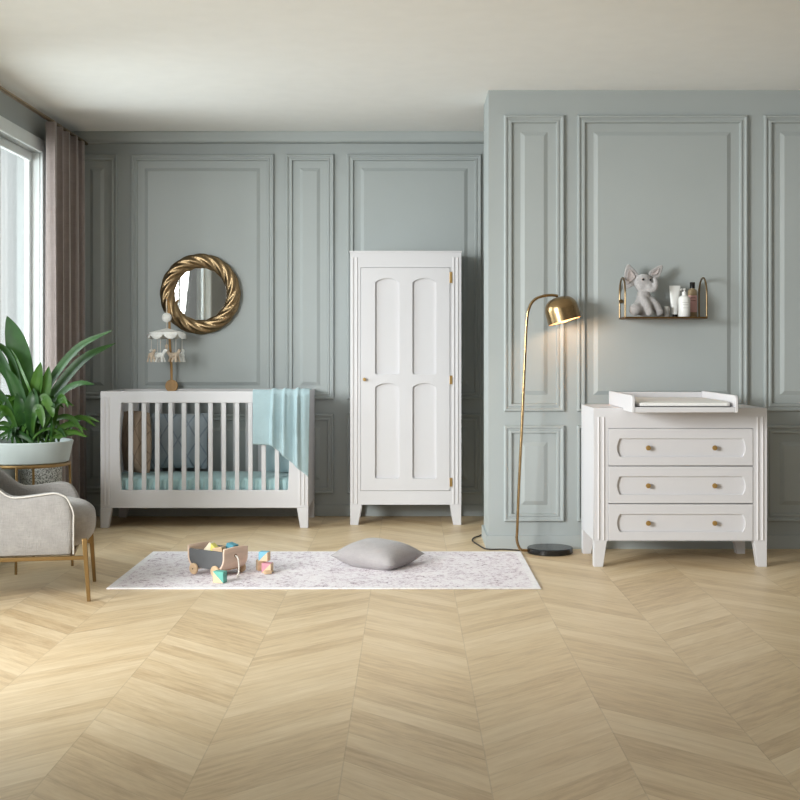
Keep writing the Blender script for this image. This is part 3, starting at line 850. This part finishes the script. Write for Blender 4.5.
# ------------------------------------------------------------------ wall shelf and the things on it
sd0, sd1 = 7.87, 8.097; kb = 8.1 / FPX
sx0, sx1 = (619.3 - VX) * kb, (698.6 - VX) * kb; SZ = EYE + (351 - 317.0) * 7.95 / FPX
ws = thing('wall_shelf', 'narrow brass wall shelf with two arched hoop ends above the dresser', 'shelf', ((sx0 + sx1) / 2, sd1, SZ - .012))
obj('shelf_board', Box(sx0 - .004, sx1 + .004, sd0, sd1, SZ - .012, SZ), M['dark_brass'], ws, bevel=.002)
HT = SZ + .245
for x in (sx0, sx1):
    bm = bmesh.new(); y0_, y1_ = sd0 + .008, sd1 - .010; r_ = (y1_ - y0_) / 2
    pts = [(x, y0_, SZ - .006), (x, y0_, SZ + .05)] + [(x, (y0_ + y1_) / 2 - r_ * math.cos(a * PI / 16), HT - r_ + r_ * math.sin(a * PI / 16)) for a in range(17)] + [(x, y1_, SZ + .05), (x, y1_, SZ - .006)]
    tube(bm, pts, .0058, 8); obj('hoop', bm, M['antique'], ws)
bm = bmesh.new(); lathe(bm, [(0, 0), (.013, 0), (.013, .03), (0, .03)], 18, Matrix.Translation((sx0 + .006, sd1, EYE + (351 - 301.5) * kb)) @ Matrix.Rotation(PI / 2, 4, 'X')); obj('mounting_peg', bm, M['brass'], ws)

# plush elephant
ed = 7.965
el = thing('plush_elephant', 'grey plush elephant with big ears sitting on the wall shelf', 'soft toy', (P(645, 0, ed).x, ed, SZ))
def e(x, y, dd=ed): return P(x, y, dd)
bm = bmesh.new()
ball(bm, e(644, 305.5), .062, (1.02, .80, 1.12)); ball(bm, e(643.6, 296), .046, (.95, .85, 1.0))
ball(bm, e(643.5, 283), .060, (.98, .9, .95)); ball(bm, e(648, 286, ed - .02), .042, (1, .9, .85))
tube(bm, spline([e(648.5, 287, ed - .045), e(652, 289.6, ed - .055), e(655.2, 287.8, ed - .060), e(655.8, 282, ed - .062), e(654.4, 277.6, ed - .062)], 6), .016, 12, rr=[.022 - .0004 * i for i in range(25)])
def limb(pts, r0, r1):
    sp = spline(pts, 6); tube(bm, sp, r0, 12, rr=[r0 + (r1 - r0) * i / (len(sp) - 1) for i in range(len(sp))]); ball(bm, sp[-1], r1 * 1.03); ball(bm, sp[0], r0)
zf = SZ + .024
a = e(634, 312.5, ed - .03); limb([e(639, 308, ed), e(635.2, 309.5, ed - .045)], .044, .038)
limb([e(643, 298, ed - .025), e(647, 305, ed - .055), e(649.5, 312.2, ed - .065)], .022, .024)
limb([e(650, 299, ed), e(655, 304, ed - .025), e(659, 312.0, ed - .035)], .024, .026)
for v in bm.verts: v.co.z = max(v.co.z, SZ + .001)
body = obj('body', bm, M['plush'], el, smooth=None)
rm = body.modifiers.new('remesh', 'REMESH'); rm.mode = 'VOXEL'; rm.voxel_size = .0055; rm.use_smooth_shade = True
sm = body.modifiers.new('smooth', 'SMOOTH'); sm.iterations = 4; sm.factor = .5
def ear(root, tip1, tip2, tip3, m, dy, name, shrink=1.0):
    bm = bmesh.new(); ctr = (root + tip1 + tip2 + tip3) / 4
    loop = spline([root, tip1, tip2, tip3, root], 8)[:-1]
    loop = [ctr + (p - ctr) * shrink + Vector((0, dy, 0)) for p in loop]
    cv = bm.verts.new(ctr + Vector((0, dy + .008, 0))); vs = [bm.verts.new(p) for p in loop]
    mid = [bm.verts.new(ctr + (p - ctr) * .6 + Vector((0, .005, 0)) + Vector((0, dy * .4, 0))) for p in loop]
    for i in range(len(vs)):
        j = (i + 1) % len(vs); bm.faces.new((vs[i], vs[j], mid[j], mid[i])); bm.faces.new((mid[i], mid[j], cv))
    return obj(name, bm, m, None, solid=.010 if shrink == 1 else .004, smooth=60, subsurf=1)
def add_part(o, parent):
    o.data.transform(world(parent).inverted()); o.parent = parent; return o
er = add_part(ear(e(640, 282), e(637.5, 273), e(626.8, 264.5), e(623.6, 289), M['plush'], 0, 'ear'), el)
add_part(ear(e(636, 278, ed - .006), e(635, 274, ed - .006), e(628.5, 268, ed - .006), e(626, 285, ed - .006), M['plush_in'], 0, 'inner_ear', .86), er)
er = add_part(ear(e(648.5, 278), e(650, 271), e(662.5, 264.8), e(659, 277), M['plush'], 0, 'ear'), el)
add_part(ear(e(650.5, 276, ed - .006), e(652, 272, ed - .006), e(660, 267.5, ed - .006), e(657.5, 274.5, ed - .006), M['plush_in'], 0, 'inner_ear', .86), er)
bm = bmesh.new(); ball(bm, e(643.2, 279.5, ed - .052), .0075, u=14, v=10); obj('eye', bm, M['bead'], el)
bm = bmesh.new(); ball(bm, e(650.6, 279.8, ed - .044), .0065, u=14, v=10); obj('eye', bm, M['bead'], el)

# toiletries
def at_shelf(x, d_): return Vector(((x - VX) / FPX * d_, d_, SZ + .001))
p = at_shelf(666.2, 7.97); bm = bmesh.new()
lathe(bm, [(0, 0), (.020, 0), (.022, .004), (.024, .064), (.021, .064), (.020, .012), (0, .012)], 24, Matrix.Translation(p))
single('cup', bm, M['jar'], 'small grey cup on the shelf between elephant and white tube', 'cup', origin=p)
p = at_shelf(674.8, 8.0); tb = thing('cream_tube', 'white squeeze tube standing on its black cap on the shelf', 'tube', p)
bm = bmesh.new(); lathe(bm, [(0, .0), (.015, 0), (.016, .016), (0, .016)], 20, Matrix.Translation(p)); obj('cap', bm, M['bead'], tb)
bm = bmesh.new(); rows = []
for i in range(9):
    t = i / 8; z = .0165 + .180 * t; hw = .021 + .014 * t; hd = .017 * (1 - t) + .0018
    rows.append([bm.verts.new(p + Vector((hw * math.cos(2 * PI * q / 24), hd * math.sin(2 * PI * q / 24), z))) for q in range(24)])
for a, b in zip(rows, rows[1:]):
    for q in range(24): bm.faces.new((a[q], a[(q + 1) % 24], b[(q + 1) % 24], b[q]))
bm.faces.new(rows[0]); bm.faces.new(rows[-1][::-1]); obj('tube_body', bm, M['plastic'], tb, smooth=50)
def label_patch(p, r, z0, z1, m, parent, half=.9, squash=1.0):
    bm = bmesh.new(); n = 14; A = [bm.verts.new(p + Vector((r * math.sin((q / n * 2 - 1) * half), -squash * r * math.cos((q / n * 2 - 1) * half), z0))) for q in range(n + 1)]
    B = [bm.verts.new(a.co + Vector((0, 0, z1 - z0))) for a in A]
    for q in range(n): bm.faces.new((A[q], A[q + 1], B[q + 1], B[q]))
    return obj('paper_label', bm, m, parent, smooth=60)
p = at_shelf(684.2, 7.92); pb = thing('pump_bottle', 'white pump soap bottle in front of the amber bottle on the shelf', 'bottle', p)
bm = bmesh.new(); lathe(bm, [(0, 0), (.034, 0), (.0365, .004), (.0365, .108), (.030, .124), (.015, .131), (.013, .140), (0, .140)], 32, Matrix.Translation(p)); obj('bottle_body', bm, M['plastic'], pb, smooth=40)
bm = bmesh.new(); lathe(bm, [(0, .138), (.014, .138), (.014, .152), (.006, .154), (.006, .166), (.012, .167), (.012, .174), (0, .175)], 20, Matrix.Translation(p)); tube(bm, [p + Vector((0, 0, .170)), p + Vector((-.022, -.018, .170)), p + Vector((-.026, -.021, .162))], .0045, 8); obj('pump', bm, M['plastic'], pb, smooth=40)
for z in (.085, .072, .052): label_patch(p, .0369, z, z + .003, M['print'], pb, .55)
p = at_shelf(692.4, 8.01); sb = thing('wash_bottle', 'amber bottle with pink label and black cap on the shelf', 'bottle', p)
bm = bmesh.new(); lathe(bm, [(0, 0), (.027, 0), (.029, .004), (.029, .160), (.024, .172), (.014, .176), (.013, .182), (0, .182)], 28, Matrix.Translation(p)); obj('bottle_body', bm, M['amber'], sb, smooth=40)
bm = bmesh.new(); lathe(bm, [(0, .180), (.0165, .180), (.0165, .216), (.015, .218), (0, .218)], 22, Matrix.Translation(p)); obj('cap', bm, M['bead'], sb, smooth=40)
label_patch(p, .0294, .030, .135, M['pink_label'], sb, 1.5)
for z in (.118, .10): label_patch(p, .0298, z, z + .003, M['bead'], sb, .5)

# ------------------------------------------------------------------ armchair
ch = thing('armchair', 'oatmeal linen armchair with cream piping and gold legs at the left edge', 'armchair', (-1.982, 6.60, 0), (0, 0, math.radians(11)))
HW, FX, BXL = .262, .262, -.37
def shell_path():
    """plan curve of the shell mid line, near arm front -> back -> far arm front; returns (pos, inward normal, t)"""
    pts = []
    for i in range(13): pts.append(Vector((FX - (FX + .08) * i / 12, -HW, 0)))
    for i in range(1, 24):
        a = PI * i / 24; pts.append(Vector((-.08 + (BXL + .08) * math.sin(a) ** .8, -HW * math.cos(a), 0)))
    for i in range(13): pts.append(Vector((-.08 + (FX + .08) * i / 12, HW, 0)))
    return pts
SP = shell_path()
def top_z(p):
    x = p.x
    if x > FX - .10:
        q = (x - (FX - .10)) / .10; return .455 + .095 * math.sqrt(max(0, 1 - q * q))
    if x > .02: return .550 - .018 * ((FX - .10 - x) / (FX - .12))
    if x > -.02: return .532
    q = min(1, (-.02 - x) / .30); return .532 + .30 * (q * q * (3 - 2 * q))
def shell(off, zdrop=0):
    out = []
    for i, p in enumerate(SP):
        t = (SP[min(i + 1, len(SP) - 1)] - SP[max(i - 1, 0)]).normalized(); n = Vector((-t.y, t.x, 0))
        out.append((p, n))
    return out
TH = .075
bm = bmesh.new(); rows = []
NF = len(SP)
for p, n in shell(0):
    # n points to the right of travel; make it outward
    outw = -n if (p + n * .01 - Vector((-.05, 0, 0))).length < (p - Vector((-.05, 0, 0))).length else n
    tz = top_z(p); row = []
    lean = Vector((-.06, 0, 0)) * max(0, (tz - .55) / .25)
    sec = [(TH / 2, .228), (TH / 2, .30), (TH / 2, tz - .06), (TH / 2 - .006, tz - .014), (TH / 4, tz), (-TH / 4, tz), (-TH / 2 + .004, tz - .016), (-TH / 2, tz - .06), (-TH / 2, .30), (-TH / 2, .228)]
    for o_, z in sec: row.append(bm.verts.new(p + outw * o_ + lean * max(0, (z - .3) / .4) + Vector((0, 0, z))))
    rows.append(row)
for a, b in zip(rows, rows[1:]):
    for i in range(len(a)): bm.faces.new((a[i], a[(i + 1) % len(a)], b[(i + 1) % len(a)], b[i]))
bm.faces.new(rows[0]); bm.faces.new(rows[-1][::-1])
obj('shell', bm, M['linen'], ch, local=True, smooth=60, subsurf=1)
# piping along the outer upper edge and down the arm fronts
def pipe(sgn):
    pl = []
    rng = range(0, NF // 2 + 1) if sgn < 0 else range(NF - 1, NF // 2 - 1, -1)
    for i in rng:
        p = SP[i]; tz = top_z(p)
        outw = Vector((0, sgn, 0)) if p.x > -.08 else (p - Vector((-.08, 0, 0))).normalized()
        lean = Vector((-.06, 0, 0)) * max(0, (tz - .55) / .25) * max(0, (tz - .3) / .4)
        pl.append(p + outw * (TH / 2 - .006) + lean + Vector((0, 0, tz - (.006 if sgn < 0 else .024))))
    f = SP[0] if sgn < 0 else SP[-1]
    pre = [Vector((FX + .001, sgn * (HW + TH / 2 - .006), z)) for z in (.24, .32, .40)]
    return spline(pre + pl, 3)
for s in (-1, 1):
    bm = bmesh.new(); tube(bm, pipe(s), .0042, 8); obj('piping', bm, M['piping'], ch, local=True)
def seat_bm():
    bm = bmesh.new(); nu, nv = 26, 26; x0, x1, hy, z0, z1 = -.30, .356, .224, .236, .484
    bmesh.ops.create_cube(bm, size=2); bmesh.ops.subdivide_edges(bm, edges=bm.edges, cuts=12, use_grid_fill=True)
    for v in bm.verts:
        u = v.co.copy(); e_ = 3.6
        r = (abs(u.x) ** e_ + abs(u.y) ** e_ + abs(u.z) ** e_) ** (1 / e_); u = u / r
        fx = max(0, u.x); w = hy + .03 * fx * fx
        v.co = Vector(((x0 + x1) / 2 + (x1 - x0) / 2 * u.x - .035 * (u.z < 0) * u.z * u.z * fx, u.y * w, (z0 + z1) / 2 + (z1 - z0) / 2 * u.z + .012 * max(0, u.z) * (1 - u.x * u.x) * (1 - u.y * u.y)))
    return bm
st = obj('seat_cushion', seat_bm(), M['linen_in'], ch, local=True, smooth=60)
# gold frame
zr = .222; r_ = .010; fx_, bx2 = .315, -.36
bm = bmesh.new()
for s in (-1, 1): box(bm, bx2, fx_ - .0, s * .280 - .010, s * .280 + .010, zr - .012, zr + .008)
box(bm, bx2, bx2 + .02, -.280, .280, zr - .012, zr + .008); box(bm, .24, .26, -.280, .280, zr - .012, zr + .008)
obj('base_frame', bm, M['chair_gold'], ch, local=True, bevel=.003)
for s in (-1, 1):
    for fxx, dx in ((fx_, .022), (bx2 + .01, -.03)):
        bm = bmesh.new(); y = s * .280
        hexa(bm, [(fxx + dx - .009, y - .008, 0), (fxx + dx + .009, y - .008, 0), (fxx + dx + .009, y + .008, 0), (fxx + dx - .009, y + .008, 0)],
             [(fxx - .013, y - .010, .315 if fxx > 0 else zr), (fxx + .013, y - .010, .315 if fxx > 0 else zr), (fxx + .013, y + .010, .315 if fxx > 0 else zr), (fxx - .013, y + .010, .315 if fxx > 0 else zr)])
        obj('leg', bm, M['chair_gold'], ch, local=True, bevel=.003)

# ------------------------------------------------------------------ speckled pedestal by the window
p = Vector((-2.385, 8.30, 0)); bm = bmesh.new()
lathe(bm, [(0, 0), (.125, 0), (.132, .008), (.132, .505), (.126, .515), (0, .515)], 40, Matrix.Translation(p))
single('stone_pedestal', bm, M['speckle'], 'grey speckled stone drum standing below the window behind the plant stand', 'pedestal', origin=p)

# ------------------------------------------------------------------ plant stand, pot, plant
pc = Vector((-2.225, 7.42, 0)); PR = .272; kz = 7.42 / FPX
ring_z = EYE - (467.5 - VY) * (7.17) / FPX
sg = thing('plant_stand', 'round gold metal plant stand behind the armchair', 'plant stand', pc)
bm = bmesh.new(); ringp = [pc + Vector((.250 * math.cos(2 * PI * i / 48), .250 * math.sin(2 * PI * i / 48), ring_z)) for i in range(49)]
tube(bm, ringp, .010, 8, cap=False); tube(bm, [pc + Vector((-.25, 0, ring_z - .004)), pc + Vector((.25, 0, ring_z - .004))], .007, 8); tube(bm, [pc + Vector((0, -.25, ring_z - .004)), pc + Vector((0, .25, ring_z - .004))], .007, 8)
obj('ring', bm, M['chair_gold'], sg)
for a in (6, 96, 186, 276):
    a = math.radians(a); v = Vector((math.cos(a), math.sin(a), 0)); bm = bmesh.new()
    tube(bm, [pc + v * .252 + Vector((0, 0, ring_z + .006)), pc + v * .268], .008, 10); obj('leg', bm, M['chair_gold'], sg)
pt = thing('planter_bowl', 'wide pale glazed planter bowl standing on the gold plant stand', 'planter', pc + Vector((0, 0, ring_z + .011)))
pz = ring_z + .011; ph = .124
bm = bmesh.new(); lathe(bm, [(0, 0), (.238, 0), (.246, .005), (PR, ph - .004), (PR - .004, ph), (PR - .014, ph), (PR - .016, ph - .02), (.240, .05), (0, .05)], 64, Matrix.Translation(pc + Vector((0, 0, pz))))
obj('bowl', bm, M['pot'], pt, smooth=40)
bm = bmesh.new(); lathe(bm, [(0, ph - .032), (PR - .020, ph - .034)], 48, Matrix.Translation(pc + Vector((0, 0, pz)))); obj('soil', bm, M['soil'], pt)
SOIL = pz + ph - .034
pl = thing('potted_plant', 'dark green leafy plant with long arching leaves in the planter bowl', 'plant', pc + Vector((0, 0, SOIL)))
rnd = random.Random(11)
def leaf(pts, wmax, m, roll=0.0, fold=.18, n=9, shape=0):
    """strap leaf along a spline; width axis starts perpendicular to path and view, turned by roll"""
    sp = spline(pts, n); N = len(sp) - 1; bm = bmesh.new(); rows = []
    for p in sp:
        p.z = max(p.z, SOIL + .001)
        if (p.xy - pc.xy).length > PR - .075: p.z = max(p.z, SOIL + .062)
        p.x = max(p.x, LEFT + .07)
    for i, p in enumerate(sp):
        t = (sp[min(i + 1, N)] - sp[max(i - 1, 0)]).normalized(); s = i / N
        wdir = t.cross(Vector((0, 1, 0)))
        wdir = wdir.normalized() if wdir.length > 1e-3 else Vector((1, 0, 0))
        nrm = wdir.cross(t)
        wd2 = (wdir * math.cos(roll) + nrm * math.sin(roll)).normalized(); nn = t.cross(wd2)
        wid = wmax * (max(0.0, math.sin(PI * min(1, .06 + .94 * s) ** (1.25 if shape == 0 else 1.7))) ** .8 * .96 + .04 * (1 - s)) if s > .02 else wmax * .12
        if s > .985: wid = wmax * .02
        rows.append([bm.verts.new(p + wd2 * wid / 2 * q + nn * fold * wid * abs(q) ) for q in (-1, -.5, 0, .5, 1)])
    for a, b in zip(rows, rows[1:]):
        for i in range(4): bm.faces.new((a[i], a[i + 1], b[i + 1], b[i]))
    for v in bm.verts:
        v.co.z = max(v.co.z, SOIL + .002)
        if (v.co.xy - pc.xy).length > PR - .055: v.co.z = max(v.co.z, SOIL + .040)
    return obj('leaf', bm, m, pl, smooth=80, recalc=False)
def L_(pts, w, m='leaf', roll=.4, d0=7.42, fold=.15, shape=0):
    """pts: pixel (x, y, depth offset)"""
    leaf([P(x, y, d0 + dd) for x, y, dd in pts], w * d0 / FPX, M[m], roll, fold, shape=shape)
# the big leaves seen against the window
L_([(29, 443, 0), (28, 410, 0), (24, 378, .02), (17, 345, .03), (7, 316, .05)], 26, roll=.15, fold=.06, shape=1)
L_([(30, 443, 0), (40, 410, -.02), (54, 378, -.05), (80, 347, -.08), (113, 330, -.1)], 11, roll=.55)
L_([(33, 443, 0), (47, 408, .02), (62, 384, .04), (86, 358, .05), (116, 343, .08)], 13, roll=.5)
L_([(36, 443, 0), (50, 410, -.06), (64, 392, -.10), (80, 384, -.14), (95, 384.5, -.16)], 9, roll=.7)
L_([(26, 443, 0), (20, 400, .0), (8, 372, -.02), (-12, 352, -.03), (-34, 346, -.04)], 15, roll=.6)
L_([(25, 443, 0), (22, 395, -.03), (14, 362, -.06), (2, 346, -.07), (-14, 344, -.08)], 11, roll=.7)
L_([(24, 443, 0), (16, 398, -.05), (4, 362, -.08), (-14, 338, -.10), (-36, 326, -.12)], 13, roll=.5)
L_([(22, 443, 0), (12, 410, -.08), (-4, 388, -.12), (-26, 378, -.14)], 12, roll=.7)
L_([(31, 443, 0), (33, 410, -.10), (38, 380, -.14), (41, 362, -.16)], 13, 'leaf2', roll=.1, fold=.2)
L_([(34, 443, 0), (40, 410, -.10), (46, 385, -.13), (49, 366, -.14)], 12, 'leaf2', roll=-.2, fold=.2)
L_([(28, 443, 0), (25, 412, -.12), (17, 384, -.15), (5, 367, -.16)], 13, roll=.35)
L_([(30, 443, 0), (36, 405, -.14), (30, 388, -.16), (18, 360, -.1), (11, 349, -.06)], 7, 'leaf2', roll=.9)
L_([(37, 443, 0), (46, 400, .05), (56, 372, .08), (70, 358, .10), (79, 354, .1)], 6, roll=.6)
L_([(31, 443, 0), (32, 420, -.15), (33, 402, -.18), (34, 388, -.16)], 15, roll=.1)
L_([(27, 443, 0), (22, 420, -.1), (21, 402, -.14), (22, 384, -.12)], 14, roll=-.1)
L_([(38, 443, 0), (48, 420, -.12), (60, 402, -.15), (74, 406, -.17)], 8, 'leaf2', roll=.7)
L_([(34, 443, 0), (40, 412, -.16), (44, 398, -.18), (51, 410, -.22), (53, 418, -.22)], 9, 'leaf2', roll=.3)
L_([(33, 443, 0), (34, 420, -.18), (38, 408, -.2), (42, 418, -.23), (43, 428, -.24)], 8, 'leaf2', roll=.3)
L_([(36, 443, 0), (52, 422, -.05), (70, 418, -.08), (84, 434, -.1)], 7, 'leaf2', roll=.7)
for i in range(54):
    a = rnd.uniform(0, 2 * PI); b0 = Vector((pc.x + .07 + .13 * rnd.uniform(-1, 1), pc.y + .10 * rnd.uniform(-1, 1), SOIL))
    v = Vector((math.cos(a), math.sin(a) * .8, 0)); ln = rnd.uniform(.12, .26); up = rnd.uniform(.10, .30) if i % 3 else rnd.uniform(.05, .12)
    drop = rnd.uniform(.0, .12)
    pts = [b0, b0 + v * ln * .25 + Vector((0, 0, up * .7)), b0 + v * ln * .6 + Vector((0, 0, up)), b0 + v * ln + Vector((0, 0, max(.03, up - drop)))]
    if min(q.x for q in pts) < LEFT + .06: pts = [Vector((max(q.x, LEFT + .07 + .01 * k_), q.y, q.z)) for k_, q in enumerate(pts)]
    leaf(pts, rnd.uniform(.022, .042), M['leaf2'] if rnd.random() < .45 else M['leaf'], rnd.uniform(-.6, .8), .15, n=6)

# ------------------------------------------------------------------ light
def area(name, loc, target, sx, sy, energy, color):
    l = bpy.data.lights.new(name, 'AREA'); l.shape = 'RECTANGLE'; l.size = sx; l.size_y = sy; l.energy = energy; l.color = color
    o = bpy.data.objects.new(name, l); COL.objects.link(o); o.location = loc
    o.rotation_euler = (Vector(target) - Vector(loc)).to_track_quat('-Z', 'Y').to_euler(); return o
k_ = area('daylight_front_window', (-3.7, 3.1, 1.95), (.30, 8.8, .25), 1.9, 1.5, 178, (1.0, .982, .972)); k_.data.spread = math.radians(82)
area('daylight_side_window', (-3.3, 7.9, 1.7), (0, 7.9, .6), 1.7, 1.9, 80, (.93, .98, 1.0))
l = bpy.data.lights.new('bulb_light', 'POINT'); l.energy = 2.3; l.color = (1.0, .67, .42); l.shadow_soft_size = .025
o = bpy.data.objects.new('bulb_light', l); COL.objects.link(o); o.location = mt @ Vector((0, 0, -hgt * .86))

w = bpy.data.worlds.new('World'); SC.world = w; w.use_nodes = True
nt = w.node_tree; bg = nt.nodes['Background']
tc = nt.nodes.new('ShaderNodeTexCoord'); sp_ = nt.nodes.new('ShaderNodeSeparateXYZ'); nt.links.new(tc.outputs['Generated'], sp_.inputs[0])
mr = nt.nodes.new('ShaderNodeMapRange'); mr.interpolation_type = 'SMOOTHSTEP'; nt.links.new(sp_.outputs[0], mr.inputs[0])
mr.inputs[1].default_value = -.12; mr.inputs[2].default_value = -.38; mr.inputs[3].default_value = 0; mr.inputs[4].default_value = 1
rp = nt.nodes.new('ShaderNodeValToRGB'); nt.links.new(mr.outputs[0], rp.inputs[0])      # overcast sky, bright on the window side
rp.color_ramp.elements[0].color = (.17, .165, .15, 1); rp.color_ramp.elements[1].color = (1.5, 1.58, 1.58, 1)
nt.links.new(rp.outputs[0], bg.inputs[0]); bg.inputs[1].default_value = 1.0

# ------------------------------------------------------------------ camera
cd = bpy.data.cameras.new('camera'); cam = bpy.data.objects.new('camera', cd); COL.objects.link(cam)
cam.location = (0, 0, EYE); cam.rotation_euler = (PI / 2, 0, 0)
cd.sensor_width = 36; cd.lens = 36 * FPX / 800; cd.shift_x = (400 - VX) / 800; cd.shift_y = -(400 - VY) / 800
cd.clip_end = 100
SC.camera = cam
SC.view_settings.view_transform = 'Standard'
SC.view_settings.look = 'None'
SC.view_settings.exposure = 0
